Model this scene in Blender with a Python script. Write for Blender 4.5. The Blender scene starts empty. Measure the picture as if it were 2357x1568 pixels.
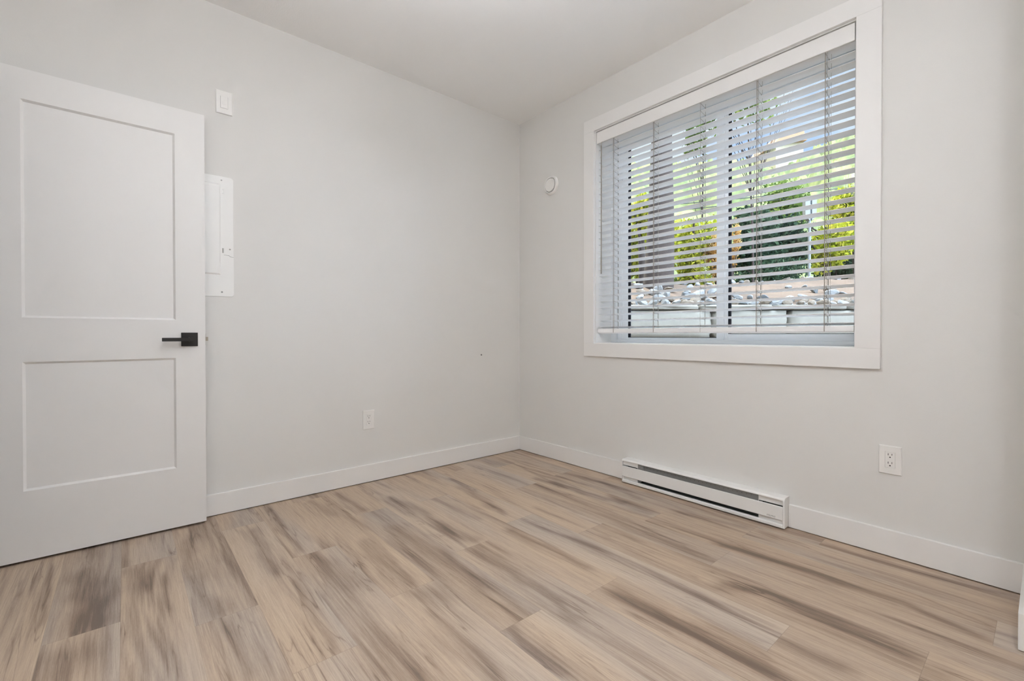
import bpy, bmesh, math, random
import numpy as np
from mathutils import Vector, Matrix, noise

# ------------------------------------------------------------------ camera
scene = bpy.context.scene
F_PX, PY = 1050.23, 778.91
CAM = Vector((-2.4864, -2.8299, 0.9467))
YAW, PITCH, ROLL = 0.8664, -0.0079, -0.0007
fwd = Vector((math.cos(YAW)*math.cos(PITCH), math.sin(YAW)*math.cos(PITCH), math.sin(PITCH)))
right0 = Vector((math.sin(YAW), -math.cos(YAW), 0))
up0 = right0.cross(fwd)
right = right0*math.cos(ROLL) + up0*math.sin(ROLL)
up = -right0*math.sin(ROLL) + up0*math.cos(ROLL)
cd = bpy.data.cameras.new('camera')
cam = bpy.data.objects.new('camera', cd)
scene.collection.objects.link(cam)
cam.matrix_world = Matrix.Translation(CAM) @ Matrix((right, up, -fwd)).transposed().to_4x4()
cd.sensor_fit = 'HORIZONTAL'
cd.sensor_width = 36
cd.lens = F_PX/2357*36
cd.shift_y = -(784-PY)/2357
cd.clip_start = 0.02
cd.clip_end = 500
scene.camera = cam

# ------------------------------------------------------------------ sky, sun, exposure
scene.view_settings.view_transform = 'Standard'
scene.view_settings.look = 'None'
scene.view_settings.gamma = 1
scene.view_settings.use_curve_mapping = False
scene.view_settings.exposure = 0.57
scene.cycles.diffuse_bounces = 7
scene.cycles.max_bounces = 14
scene.cycles.transparent_max_bounces = 24
scene.cycles.sample_clamp_indirect = 6
scene.cycles.use_denoising = True

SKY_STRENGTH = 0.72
w = bpy.data.worlds.new('sky')
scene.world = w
w.use_nodes = True
nt = w.node_tree
nt.nodes.clear()
out = nt.nodes.new('ShaderNodeOutputWorld')
bg = nt.nodes.new('ShaderNodeBackground')
bg.inputs['Strength'].default_value = SKY_STRENGTH
tc = nt.nodes.new('ShaderNodeTexCoord')
mp = nt.nodes.new('ShaderNodeMapping')
mp.inputs['Scale'].default_value = (1.6, 1.6, 3.4)
mp.inputs['Location'].default_value = (0.35, 0.1, 0.2)
nz = nt.nodes.new('ShaderNodeTexNoise')
nz.inputs['Scale'].default_value = 2.2
nz.inputs['Detail'].default_value = 6
rp = nt.nodes.new('ShaderNodeValToRGB')
rp.color_ramp.elements[0].position = 0.42
rp.color_ramp.elements[0].color = (0.42, 0.62, 1.0, 1)
rp.color_ramp.elements[1].position = 0.60
rp.color_ramp.elements[1].color = (0.86, 0.93, 1.0, 1)
nt.links.new(tc.outputs['Generated'], mp.inputs['Vector'])
nt.links.new(mp.outputs['Vector'], nz.inputs['Vector'])
nt.links.new(nz.outputs['Fac'], rp.inputs['Fac'])
# sky boosted out of view to light the room: overhead and towards the open side (-y); darker sky low over the hills
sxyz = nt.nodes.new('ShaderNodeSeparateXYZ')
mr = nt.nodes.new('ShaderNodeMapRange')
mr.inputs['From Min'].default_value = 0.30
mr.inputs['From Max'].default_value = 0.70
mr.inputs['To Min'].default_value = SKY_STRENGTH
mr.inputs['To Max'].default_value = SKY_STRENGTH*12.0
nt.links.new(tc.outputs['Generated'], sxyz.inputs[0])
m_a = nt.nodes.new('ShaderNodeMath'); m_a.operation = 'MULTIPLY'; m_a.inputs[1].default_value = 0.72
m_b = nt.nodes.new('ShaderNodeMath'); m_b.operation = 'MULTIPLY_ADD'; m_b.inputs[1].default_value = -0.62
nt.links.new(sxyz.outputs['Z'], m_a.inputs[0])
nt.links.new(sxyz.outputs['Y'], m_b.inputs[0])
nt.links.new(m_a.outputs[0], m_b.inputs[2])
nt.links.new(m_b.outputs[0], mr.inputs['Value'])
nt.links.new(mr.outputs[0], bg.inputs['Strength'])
nt.links.new(rp.outputs['Color'], bg.inputs['Color'])
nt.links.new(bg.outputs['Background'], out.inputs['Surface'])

sl = bpy.data.lights.new('sun', 'SUN')
sl.energy = 5.0
sl.angle = math.radians(0.6)
sl.color = (1.0, 0.90, 0.74)
sun = bpy.data.objects.new('sun', sl)
scene.collection.objects.link(sun)
sun_dir = Vector((-0.22, -0.75, -0.62))          # the way its light travels
sun.rotation_euler = sun_dir.to_track_quat('-Z', 'Y').to_euler()
sun.location = (8, 12, 12)

# ------------------------------------------------------------------ helpers
R = random.Random(7)
LINK = scene.collection.objects.link

def lin(c):
    return tuple(((v/255)/12.92 if v/255 <= 0.04045 else ((v/255+0.055)/1.055)**2.4) for v in c) + (1,)

def mat(name, col, rough=0.6, metal=0.0, bump=0.0, bscale=60, var=0.0, vscale=3.0, spec=0.5, coat=0.0):
    """procedural material: base colour with slight noise variation and a noise bump"""
    m = bpy.data.materials.new(name)
    m.use_nodes = True
    n = m.node_tree
    b = n.nodes['Principled BSDF']
    b.inputs['Roughness'].default_value = rough
    b.inputs['Metallic'].default_value = metal
    b.inputs['Specular IOR Level'].default_value = spec
    b.inputs['Coat Weight'].default_value = coat
    tcn = n.nodes.new('ShaderNodeTexCoord')
    ns = n.nodes.new('ShaderNodeTexNoise')
    ns.inputs['Scale'].default_value = vscale
    ns.inputs['Detail'].default_value = 4
    n.links.new(tcn.outputs['Object'], ns.inputs['Vector'])
    mx = n.nodes.new('ShaderNodeMix')
    mx.data_type = 'RGBA'
    mx.inputs['A'].default_value = tuple(c*(1-var) for c in col[:3]) + (1,)
    mx.inputs['B'].default_value = tuple(min(1, c*(1+var)) for c in col[:3]) + (1,)
    n.links.new(ns.outputs['Fac'], mx.inputs['Factor'])
    n.links.new(mx.outputs['Result'], b.inputs['Base Color'])
    if bump:
        n2 = n.nodes.new('ShaderNodeTexNoise')
        n2.inputs['Scale'].default_value = bscale
        n2.inputs['Detail'].default_value = 3
        bp = n.nodes.new('ShaderNodeBump')
        bp.inputs['Strength'].default_value = bump
        bp.inputs['Distance'].default_value = 0.002
        n.links.new(tcn.outputs['Object'], n2.inputs['Vector'])
        n.links.new(n2.outputs['Fac'], bp.inputs['Height'])
        n.links.new(bp.outputs['Normal'], b.inputs['Normal'])
    return m

M = {}
M['wall'] = mat('wall_paint', lin((226, 224, 220)), 0.75, bump=0.12, bscale=220, var=0.012, spec=0.25)
M['ceiling'] = mat('ceiling_paint', lin((251, 250, 248)), 0.85, bump=0.2, bscale=160, var=0.012, spec=0.2)
M['trim'] = mat('trim_paint', lin((238, 236, 233)), 0.4, bump=0.03, bscale=90, var=0.008, spec=0.4)
M['door'] = mat('door_paint', lin((238, 236, 233)), 0.42, bump=0.04, bscale=120, var=0.008, spec=0.4)
M['vinyl'] = mat('white_vinyl', lin((238, 240, 241)), 0.35, var=0.006)
M['slat'] = mat('white_faux_wood', lin((246, 246, 246)), 0.4, bump=0.03, bscale=80, var=0.008)
M['cord'] = mat('blind_cord', lin((150, 143, 134)), 0.8, var=0.03)
M['gasket'] = mat('black_gasket', lin((38, 42, 50)), 0.6, var=0.1)
M['plastic'] = mat('white_plastic', lin((240, 238, 234)), 0.32, var=0.006)
M['slot'] = mat('dark_slot', lin((60, 58, 55)), 0.6, var=0.1)
M['hole'] = mat('black_hole', lin((14, 14, 13)), 0.7, var=0.1)
M['enamel'] = mat('white_enamel', lin((240, 239, 236)), 0.36, var=0.006, bump=0.02, bscale=200)
M['grey_steel'] = mat('grey_steel', lin((150, 150, 148)), 0.5, metal=0.25, var=0.08, vscale=40)
M['dark_steel'] = mat('dark_steel', lin((88, 92, 90)), 0.5, metal=0.3, var=0.1, vscale=40)
M['print'] = mat('grey_print', lin((118, 116, 112)), 0.6, var=0.05)
M['black'] = mat('matt_black_metal', lin((27, 25, 22)), 0.42, metal=0.3, var=0.1, vscale=30)
M['nickel'] = mat('satin_nickel', lin((168, 160, 146)), 0.35, metal=0.9, var=0.05, vscale=60)
M['screw'] = mat('screw_head', lin((150, 148, 144)), 0.35, metal=0.8, var=0.08, vscale=60)
M['subfloor'] = mat('subfloor', lin((70, 58, 48)), 0.9, var=0.1)
M['siding'] = mat('outer_wall_cladding', lin((190, 188, 184)), 0.8, var=0.03)

def add_box(bm, x0, x1, y0, y1, z0, z1, bev=0.0, seg=1):
    r = bmesh.ops.create_cube(bm, size=1)
    vs = r['verts']
    for v in vs:
        v.co = Vector((x0+(x1-x0)*(v.co.x+.5), y0+(y1-y0)*(v.co.y+.5), z0+(z1-z0)*(v.co.z+.5)))
    if bev:
        es = list({e for v in vs for e in v.link_edges})
        bmesh.ops.bevel(bm, geom=es, offset=bev, segments=seg, affect='EDGES', profile=0.5)

def add_prism(bm, pts, axis, a0, a1, cap=True):
    """extrude a 2D outline; axis 0: pts are (y,z) along x; 1: (x,z) along y; 2: (x,y) along z"""
    def P(p, a):
        return {0: (a, p[0], p[1]), 1: (p[0], a, p[1]), 2: (p[0], p[1], a)}[axis]
    A = [bm.verts.new(P(p, a0)) for p in pts]
    B = [bm.verts.new(P(p, a1)) for p in pts]
    n = len(pts)
    for i in range(n):
        bm.faces.new((A[i], A[(i+1) % n], B[(i+1) % n], B[i]))
    if cap:
        bm.faces.new(A)
        bm.faces.new(B[::-1])

def add_tube(bm, pts, r, seg=8, cap=True):
    pts = [Vector(p) for p in pts]
    rings = []
    rs = r if isinstance(r, (list, tuple)) else [r]*len(pts)
    for i, p in enumerate(pts):
        d = (pts[min(i+1, len(pts)-1)] - pts[max(i-1, 0)]).normalized()
        a = d.orthogonal().normalized() if i == 0 else (rings_a - d*rings_a.dot(d)).normalized()
        rings_a = a
        b = d.cross(a)
        rings.append([bm.verts.new(p + (a*math.cos(t) + b*math.sin(t))*rs[i]) for t in [2*math.pi*k/seg for k in range(seg)]])
    for A, B in zip(rings, rings[1:]):
        for k in range(seg):
            bm.faces.new((A[k], A[(k+1) % seg], B[(k+1) % seg], B[k]))
    if cap:
        bm.faces.new(rings[0][::-1])
        bm.faces.new(rings[-1])

def add_lathe(bm, prof, centre, axis, seg=48):
    """prof: (radius, height) along axis from centre"""
    axis = Vector(axis).normalized()
    a = axis.orthogonal().normalized()
    b = axis.cross(a)
    c = Vector(centre)
    rings = []
    for r, h in prof:
        if r < 1e-6:
            rings.append([bm.verts.new(c+axis*h)])
        else:
            rings.append([bm.verts.new(c+axis*h+(a*math.cos(t)+b*math.sin(t))*r) for t in [2*math.pi*k/seg for k in range(seg)]])
    for A, B in zip(rings, rings[1:]):
        for k in range(seg):
            q = [A[k % len(A)], A[(k+1) % len(A)], B[(k+1) % len(B)], B[k % len(B)]]
            q2 = []
            for v in q:
                if v not in q2:
                    q2.append(v)
            if len(q2) > 2:
                bm.faces.new(q2)

def obj(name, bm, m, parent=None, smooth=False, loc=None):
    bmesh.ops.recalc_face_normals(bm, faces=bm.faces)
    me = bpy.data.meshes.new(name)
    bm.to_mesh(me)
    bm.free()
    o = bpy.data.objects.new(name, me)
    LINK(o)
    me.materials.append(m)
    if smooth:
        me.polygons.foreach_set('use_smooth', [True]*len(me.polygons))
        try:
            me.set_sharp_from_angle(angle=math.radians(40))
        except Exception:
            pass
    if parent is not None:
        o.parent = parent
        o.matrix_parent_inverse = Matrix.Translation(-parent.location)
        # parents are unrotated empties or meshes: keep the child's world coordinates
    return o

def boxo(name, b, m, parent=None, bev=0.0, seg=1):
    bm = bmesh.new()
    add_box(bm, *b, bev=bev, seg=seg)
    return obj(name, bm, m, parent)

def thing(name, label, cat, loc, group=None):
    o = bpy.data.objects.new(name, None)
    o.empty_display_size = 0.1
    LINK(o)
    o.location = loc
    tag(o, label, cat, group)
    return o

def tag(o, label, cat, group=None, kind=None):
    o['label'] = label
    o['category'] = cat
    if group:
        o['group'] = group
    if kind:
        o['kind'] = kind
    return o

def struct(o, label, cat):
    return tag(o, label, cat, kind='structure')

def rrect(y0, y1, z0, z1, r, n=5, corners=(1, 1, 1, 1)):
    """rounded outline, counter-clockwise from lower right: corners order (y1,z0),(y1,z1),(y0,z1),(y0,z0)"""
    pts = []
    for (cy, cz, a0, f) in ((y1-r, z0+r, -90, corners[0]), (y1-r, z1-r, 0, corners[1]), (y0+r, z1-r, 90, corners[2]), (y0+r, z0+r, 180, corners[3])):
        if f:
            for k in range(n+1):
                a = math.radians(a0+90*k/n)
                pts.append((cy+r*math.cos(a), cz+r*math.sin(a)))
        else:
            pts.append((cy+r*(1 if a0 in (-90, 0) else -1), cz+r*(1 if a0 in (0, 90) else -1)))
    return pts

# ------------------------------------------------------------------ room shell
H = 2.673
XL, YN, YB = -2.95, -2.789, -3.50          # left wall face, stub wall face, wall behind the camera
DY0, DY1, DH = -0.90, -0.075, 2.06          # doorway in the left wall

WY0, WY1, WZ0, WZ1 = -0.7996, -2.2667, 0.8908, 2.3438      # finished window opening (jamb faces)

def wall_with_hole(name, axis, a0, a1, b0, b1, c0, c1, hb0, hb1, hc0, hc1, m):
    bm = bmesh.new()
    def bx(p0, p1, q0, q1):
        if p1-p0 > 1e-5 and q1-q0 > 1e-5:
            if axis == 0:
                add_box(bm, a0, a1, p0, p1, q0, q1)
            else:
                add_box(bm, p0, p1, a0, a1, q0, q1)
    bx(b0, hb0, c0, c1)
    bx(hb1, b1, c0, c1)
    bx(hb0, hb1, c0, hc0)
    bx(hb0, hb1, hc1, c1)
    bmesh.ops.remove_doubles(bm, verts=bm.verts, dist=1e-5)
    return obj(name, bm, m)

struct(boxo('wall_back', (XL-0.12, 0.24, 0.0, 0.12, 0, H), M['wall']), 'plain off-white wall with the electrical panel and the switch', 'wall')
struct(wall_with_hole('wall_right', 0, 0.0, 0.24, YB-0.12, 0.0, 0, H, WY1-0.012, WY0+0.012, WZ0-0.012, WZ1+0.012, M['wall']),
       'off-white wall holding the window and the heater', 'wall')
struct(wall_with_hole('wall_left', 0, XL-0.12, XL, YB-0.12, 0.0, 0, H, DY0, DY1, 0, DH, M['wall']), 'off-white wall the white door is hinged on', 'wall')
struct(boxo('wall_front', (XL-0.12, 0.24, YB-0.12, YB, 0, H), M['wall']), 'off-white wall behind the viewer', 'wall')
struct(boxo('wall_stub', (-0.443, 0.0, YN-0.115, YN, 0, H), M['wall']), 'short return wall at the right edge', 'wall')
struct(boxo('ceiling', (XL-0.12, 0.24, YB-0.12, 0.12, H, H+0.12), M['ceiling']), 'plain white ceiling', 'ceiling')
# hallway beyond the open doorway
bm = bmesh.new()
add_box(bm, XL-1.32, XL-1.22, -2.2, 0.12, 0, H)
add_box(bm, XL-1.22, XL-0.12, 0.0, 0.12, 0, H)
add_box(bm, XL-1.22, XL-0.12, -2.3, -2.2, 0, H)
add_box(bm, XL-1.32, XL-0.12, -2.3, 0.12, H, H+0.1)
struct(obj('wall_hallway', bm, M['wall']), 'hallway walls beyond the doorway', 'wall')

# ------------------------------------------------------------------ floor: vinyl planks, 184 mm wide, 1.22 m long, running along y
PW, PL, X_EDGE = 0.184, 1.2185, -0.1092
JOINT = {-1: -0.946, 0: -1.905, 1: -1.506, 2: -1.935, 3: -2.604, 4: -2.29, 5: -1.748, 6: -1.164, 7: -1.703, 8: -1.302,
         9: -0.762, 10: -1.470, 11: -1.04, 12: -0.400, 13: -0.850, 14: -1.30, 15: -0.5, 16: -0.9}
# soft dark streaks seen in the planks: centre line points, half width, strength
STREAKS = [
 ([(-1.32,-0.334),(-1.261,-1.153)],0.028,0.8), ([(-1.49,-0.73),(-1.456,-1.153),(-1.467,-1.51)],0.03,0.6), ([(-1.653,-0.779),(-1.654,-1.298)],0.028,0.6),
 ([(-1.659,-1.309),(-1.606,-1.464)],0.05,0.4), ([(-1.304,-1.156),(-1.336,-1.847)],0.025,0.75), ([(-1.866,-0.753),(-1.819,-1.185)],0.035,0.6),
 ([(-1.997,-0.955),(-2.013,-1.452)],0.008,0.6), ([(-1.951,-1.121),(-1.937,-1.67)],0.005,0.7), ([(-1.866,-0.753),(-1.87,-1.727)],0.012,0.5),
 ([(-1.691,-1.458),(-1.701,-1.871)],0.012,0.55), ([(-1.553,-1.684),(-1.563,-1.988)],0.022,0.65), ([(-0.84,-0.277),(-0.965,-0.984)],0.025,0.75),
 ([(-1.081,-1.124),(-1.05,-1.642)],0.02,0.6), ([(-1.131,-0.496),(-1.114,-0.953)],0.02,0.5), ([(-0.429,-0.627),(-0.397,-1.214)],0.02,0.8),
 ([(-0.782,-1.005),(-0.769,-1.39)],0.01,0.5), ([(-0.872,-1.078),(-0.88,-1.269),(-0.883,-1.59)],0.03,0.35), ([(-1.518,-0.069),(-1.503,-0.471)],0.02,0.8),
 ([(-1.677,-0.094),(-1.644,-0.427)],0.02,0.5), ([(-1.885,-0.064),(-1.904,-0.736)],0.01,0.6), ([(-1.129,-1.78),(-1.109,-2.099),(-1.125,-2.361)],0.03,0.85),
 ([(-0.78,-2.02),(-0.695,-2.165),(-0.728,-2.341),(-0.731,-2.605)],0.028,0.9), ([(-0.45,-1.851),(-0.414,-2.224),(-0.4,-2.515),(-0.451,-2.727)],0.022,0.95),
 ([(-0.317,-1.152),(-0.378,-1.485)],0.025,0.6), ([(-0.085,-2.161),(-0.086,-2.467),(-0.04,-2.766)],0.02,0.6), ([(-0.89,-1.983),(-0.884,-2.268)],0.015,0.5),
 ([(-0.943,-2.284),(-0.93,-2.483)],0.022,0.7), ([(-0.77,-2.599),(-0.769,-2.664)],0.05,0.6), ([(-0.242,-1.538),(-0.173,-1.891)],0.018,0.45),
 ([(-0.154,-1.908),(-0.164,-2.116)],0.012,0.55), ([(-0.249,-2.329),(-0.347,-2.725)],0.005,0.6), ([(-2.626,-0.322),(-2.55,-0.852)],0.032,0.8),
 ([(-2.49,-0.396),(-2.415,-0.665)],0.045,0.5), ([(-2.656,-0.905),(-2.624,-1.085)],0.06,0.7), ([(-2.718,-0.18),(-2.697,-0.727)],0.007,0.8),
 ([(-2.372,-0.555),(-2.373,-0.89)],0.006,0.7), ([(-2.289,-0.656),(-2.246,-1.033)],0.025,0.6), ([(-2.252,-0.226),(-2.289,-0.656)],0.03,0.5),
 ([(-2.016,-0.314),(-2.034,-0.873)],0.02,0.7), ([(-2.229,-1.072),(-2.226,-1.424)],0.012,0.5), ([(-2.003,-0.929),(-2.001,-1.109)],0.006,0.6),
 ([(-0.397,-0.749),(-0.381,-1.0),(-0.355,-1.302)],0.02,0.9), ([(-0.04,-0.014),(-0.045,-0.332)],0.02,0.6), ([(-0.416,-0.043),(-0.398,-0.286)],0.03,0.5),
 ([(-0.277,-0.129),(-0.391,-0.731)],0.01,0.5), ([(-0.199,-0.661),(-0.169,-1.0),(-0.219,-1.329)],0.02,0.7)]

def row_of(x):
    return int(math.floor((X_EDGE-x)/PW))

def build_floor():
    rr = np.random.RandomState(11)
    verts, faces, tone, hue, rnd, edge = [], [], [], [], [], []
    off = 0
    NX, DYS = 34, 0.03
    smooth = lambda t: t*t*(3-2*t)
    def vnoise(u, v, seed):
        r2 = np.random.RandomState(seed)
        T = r2.rand(64, 64)
        u = u+20; v = v+20
        iu, iv = np.floor(u).astype(int), np.floor(v).astype(int)
        fu, fv = smooth(u-iu), smooth(v-iv)
        g = lambda a, b: T[a % 64, b % 64]
        return (g(iu, iv)*(1-fu)+g(iu+1, iv)*fu)*(1-fv) + (g(iu, iv+1)*(1-fu)+g(iu+1, iv+1)*fu)*fv
    seed = 100
    for k in range(-1, 17):
        xa = X_EDGE-PW*k
        xb = xa-PW
        if k == -1:
            xa = 0.0
        if xb < XL-1.25:
            xb = XL-1.25
        ys = [JOINT[k]+PL*i for i in range(-4, 5)]
        for y1, y0 in zip(ys[1:], ys):
            seed += 1
            a, b = min(y1, 0.0), max(y0, YB)
            if a-b < 0.01:
                continue
            ny = max(2, int((a-b)/DYS))
            xs = np.concatenate([[xa, xa-0.0011], np.linspace(xa-0.004, xb+0.004, NX), [xb+0.0011, xb]])
            yy = np.concatenate([[b, b+0.0011], np.linspace(b+0.006, a-0.006, ny), [a-0.0011, a]])
            Xg, Yg = np.meshgrid(xs, yy)
            s1, s2 = rr.rand()*30, rr.rand()*30
            warp = (vnoise(Yg*1.6+s1, Xg*2+s2, seed)-.5)*0.09
            n1 = vnoise((Xg+warp)/0.055+s1, Yg/0.75+s2, seed+1000)
            n2 = vnoise((Xg+warp)/0.021+s2, Yg/0.26+s1, seed+2000)
            n3 = vnoise((Xg+warp*.7)/0.0085+s1, Yg/0.20+s2, seed+3000)
            t = 0.50*n1+0.30*n2+0.20*n3
            base = rr.uniform(-0.10, 0.10)
            dark = np.clip((t-0.56)/0.26, 0, 1)**1.2*0.32 + (t-0.5)*0.22 + base
            hg = vnoise((Xg+warp)/0.11+s2, Yg/0.6+s1, seed+4000)+rr.uniform(-.25, .25)
            for pts, sg, st in STREAKS:
                mid = pts[len(pts)//2] if len(pts) > 2 else ((pts[0][0]+pts[1][0])/2, (pts[0][1]+pts[1][1])/2)
                if row_of(mid[0]) != k or not (b-0.02 <= mid[1] <= a+0.02):
                    continue
                py = np.array([p[1] for p in pts])[::-1]
                px = np.array([p[0] for p in pts])[::-1]
                cx = np.interp(Yg, py, px)
                cx = np.clip(cx, xb+sg*0.5, xa-sg*0.5) + (vnoise(Yg/0.09+s1, Yg*0, seed+5000)-.5)*sg*0.8
                sw = sg*(0.8+0.85*vnoise(Yg/0.16, Yg*0+3, seed+6000))
                fade = 0.035 if sg < 0.03 else 0.06
                e = smooth(np.clip((Yg-py[0]+fade)/(2*fade), 0, 1))*smooth(np.clip((py[-1]-Yg+fade)/(2*fade), 0, 1))
                g = np.exp(-((Xg-cx)/sw)**2)*e*st*(0.75+0.5*n2)
                dark = dark + g*0.46
            ed = np.zeros_like(Xg)
            ed[0, :] = ed[-1, :] = 1
            ed[:, 0] = ed[:, -1] = 0.55
            nyv, nxv = Xg.shape
            verts.append(np.stack([Xg.ravel(), Yg.ravel(), np.zeros(Xg.size)], 1))
            idx = np.arange(Xg.size).reshape(nyv, nxv)+off
            faces.append(np.stack([idx[:-1, :-1].ravel(), idx[:-1, 1:].ravel(), idx[1:, 1:].ravel(), idx[1:, :-1].ravel()], 1)[:, ::-1])
            off += Xg.size
            tone.append(dark.ravel()); hue.append(hg.ravel())
            rnd.append(np.full(Xg.size, rr.rand())); edge.append(ed.ravel())
    V = np.concatenate(verts); Fc = np.concatenate(faces)
    me = bpy.data.meshes.new('floor')
    me.vertices.add(len(V)); me.vertices.foreach_set('co', V.ravel().astype(np.float32))
    me.loops.add(Fc.size); me.loops.foreach_set('vertex_index', Fc.ravel().astype(np.int32))
    me.polygons.add(len(Fc))
    me.polygons.foreach_set('loop_start', np.arange(0, Fc.size, 4, dtype=np.int32))
    me.update(calc_edges=True)
    for nm, arr in (('tone', tone), ('hue', hue), ('plank', rnd), ('seam', edge)):
        at = me.attributes.new(nm, 'FLOAT', 'POINT')
        at.data.foreach_set('value', np.concatenate(arr).astype(np.float32))
    # thin slab underneath, same mesh
    o = bpy.data.objects.new('floor', me)
    LINK(o)
    m = bpy.data.materials.new('oak_vinyl_plank')
    m.use_nodes = True
    n = m.node_tree
    N = n.nodes.new
    Lk = n.links.new
    b = n.nodes['Principled BSDF']
    def attr(nm):
        a = N('ShaderNodeAttribute'); a.attribute_name = nm
        return a.outputs['Fac']
    def math_(op, a, b_=None, c=None):
        q = N('ShaderNodeMath'); q.operation = op
        for i, v in enumerate((a, b_, c)):
            if v is None:
                continue
            if isinstance(v, (int, float)):
                q.inputs[i].default_value = v
            else:
                Lk(v, q.inputs[i])
        return q.outputs[0]
    tcn = N('ShaderNodeTexCoord')
    sep = N('ShaderNodeSeparateXYZ'); Lk(tcn.outputs['Object'], sep.inputs[0])
    shift = math_('MULTIPLY', attr('plank'), 37.0)
    def grain(sx, sy, detail, dist=0.0):
        cb = N('ShaderNodeCombineXYZ')
        Lk(math_('MULTIPLY', sep.outputs[0], sx), cb.inputs[0])
        Lk(math_('ADD', math_('MULTIPLY', sep.outputs[1], sy), shift), cb.inputs[1])
        Lk(shift, cb.inputs[2])
        nn = N('ShaderNodeTexNoise'); nn.inputs['Scale'].default_value = 1
        nn.inputs['Detail'].default_value = detail
        nn.inputs['Distortion'].default_value = dist
        Lk(cb.outputs[0], nn.inputs['Vector'])
        return nn.outputs['Fac']
    g1 = grain(420, 9, 4, 0.3)
    g2 = grain(90, 3.5, 5, 0.8)
    g3 = grain(1100, 60, 3)
    t = math_('ADD', attr('tone'), math_('MULTIPLY', math_('SUBTRACT', g1, 0.5), 0.50))
    t = math_('ADD', t, math_('MULTIPLY', math_('SUBTRACT', g2, 0.5), 0.45))
    t = math_('ADD', t, math_('MULTIPLY', math_('SUBTRACT', g3, 0.5), 0.30))
    # narrow dark grain lines
    g4 = grain(24, 1.3, 3, 0.9)
    g5 = grain(14, 2.2, 2)
    rd = math_('POWER', math_('SUBTRACT', 1.0, math_('ABSOLUTE', math_('SUBTRACT', g4, 0.5))), 60)
    t = math_('ADD', t, math_('MULTIPLY', math_('MULTIPLY', rd, math_('MAXIMUM', math_('SUBTRACT', g5, 0.42), 0.0)), 1.6))
    t = math_('ADD', t, 0.33)
    rp = N('ShaderNodeValToRGB')
    cr = rp.color_ramp
    cr.elements[0].position = 0.0; cr.elements[0].color = lin((201, 185, 165))
    cr.elements[1].position = 1.0; cr.elements[1].color = lin((104, 88, 75))
    for p, c in ((0.25, (184, 166, 147)), (0.5, (162, 144, 127)), (0.75, (134, 116, 101))):
        e = cr.elements.new(p); e.color = lin(c)
    Lk(t, rp.inputs['Fac'])
    # warm / grey shifts from plank to plank
    mx = N('ShaderNodeMix'); mx.data_type = 'RGBA'; mx.blend_type = 'MULTIPLY'; mx.inputs['Factor'].default_value = 1
    hr = N('ShaderNodeValToRGB')
    hr.color_ramp.elements[0].position = 0.15; hr.color_ramp.elements[0].color = (0.93, 0.97, 1.04, 1)
    hr.color_ramp.elements[1].position = 0.9; hr.color_ramp.elements[1].color = (1.02, 0.985, 0.935, 1)
    e = hr.color_ramp.elements.new(0.5); e.color = (1.0, 0.985, 0.97, 1)
    Lk(attr('hue'), hr.inputs['Fac'])
    Lk(rp.outputs['Color'], mx.inputs['A']); Lk(hr.outputs['Color'], mx.inputs['B'])
    mx2 = N('ShaderNodeMix'); mx2.data_type = 'RGBA'
    Lk(math_('MULTIPLY', attr('seam'), 0.5), mx2.inputs['Factor'])
    Lk(mx.outputs['Result'], mx2.inputs['A']); mx2.inputs['B'].default_value = lin((96, 82, 70))
    Lk(mx2.outputs['Result'], b.inputs['Base Color'])
    Lk(math_('ADD', 0.40, math_('MULTIPLY', g1, 0.16)), b.inputs['Roughness'])
    b.inputs['Specular IOR Level'].default_value = 0.35
    bp = N('ShaderNodeBump'); bp.inputs['Strength'].default_value = 0.12; bp.inputs['Distance'].default_value = 0.001
    Lk(math_('SUBTRACT', g1, attr('seam')), bp.inputs['Height'])
    Lk(bp.outputs['Normal'], b.inputs['Normal'])
    me.materials.append(m)
    return o
struct(build_floor(), 'greige wood-look plank floor', 'floor')
struct(boxo('floor_slab', (XL-1.3, 0.24, YB-0.12, 0.12, -0.14, -0.004), M['subfloor']), 'slab under the plank floor', 'floor')

# ------------------------------------------------------------------ baseboards
BH, BT, BG = 0.1152, 0.014, 0.0040
def base_profile(sign):
    return None
def baseboard(name, pts, label):
    """pts: list of boxes"""
    bm = bmesh.new()
    for b in pts:
        add_box(bm, *b, bev=0.0025, seg=2)
    return struct(obj(name, bm, M['trim']), label, 'baseboard')
baseboard('baseboard_back', [(XL, 0, -BT, 0, BG, BH)], 'white baseboard along the wall with the panel')
baseboard('baseboard_right', [(-BT, 0, -1.0600, -BT, BG, BH), (-BT, 0, YN, -2.0095, BG, BH)], 'white baseboard either side of the heater')
bm = bmesh.new()
add_prism(bm, [(-BT, YN), (-BT, YN+BT), (-0.457, YN+BT), (-0.457, YN-0.115), (-0.4432, YN-0.115), (-0.4432, YN)], 2, BG, BH)
bmesh.ops.bevel(bm, geom=list(bm.edges), offset=0.002, segments=2, affect='EDGES', profile=0.5)
struct(obj('baseboard_stub', bm, M['trim']), 'white baseboard wrapping the short return wall', 'baseboard')
baseboard('baseboard_left', [(XL, XL+BT, YB, DY0-0.09, BG, BH)], 'white baseboard on the door wall')

# doorway casing (left wall, outside the frame)
bm = bmesh.new()
add_box(bm, XL, XL+0.016, DY0-0.09, DY0+0.002, 0, DH+0.09, bev=0.0015)
add_box(bm, XL, XL+0.016, DY1-0.002, -0.001, 0, DH+0.09, bev=0.0015)
add_box(bm, XL, XL+0.016, DY0+0.002, DY1-0.002, DH-0.002, DH+0.09, bev=0.0015)
struct(obj('trim_1', bm, M['trim']), 'white casing round the doorway', 'trim')

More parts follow.
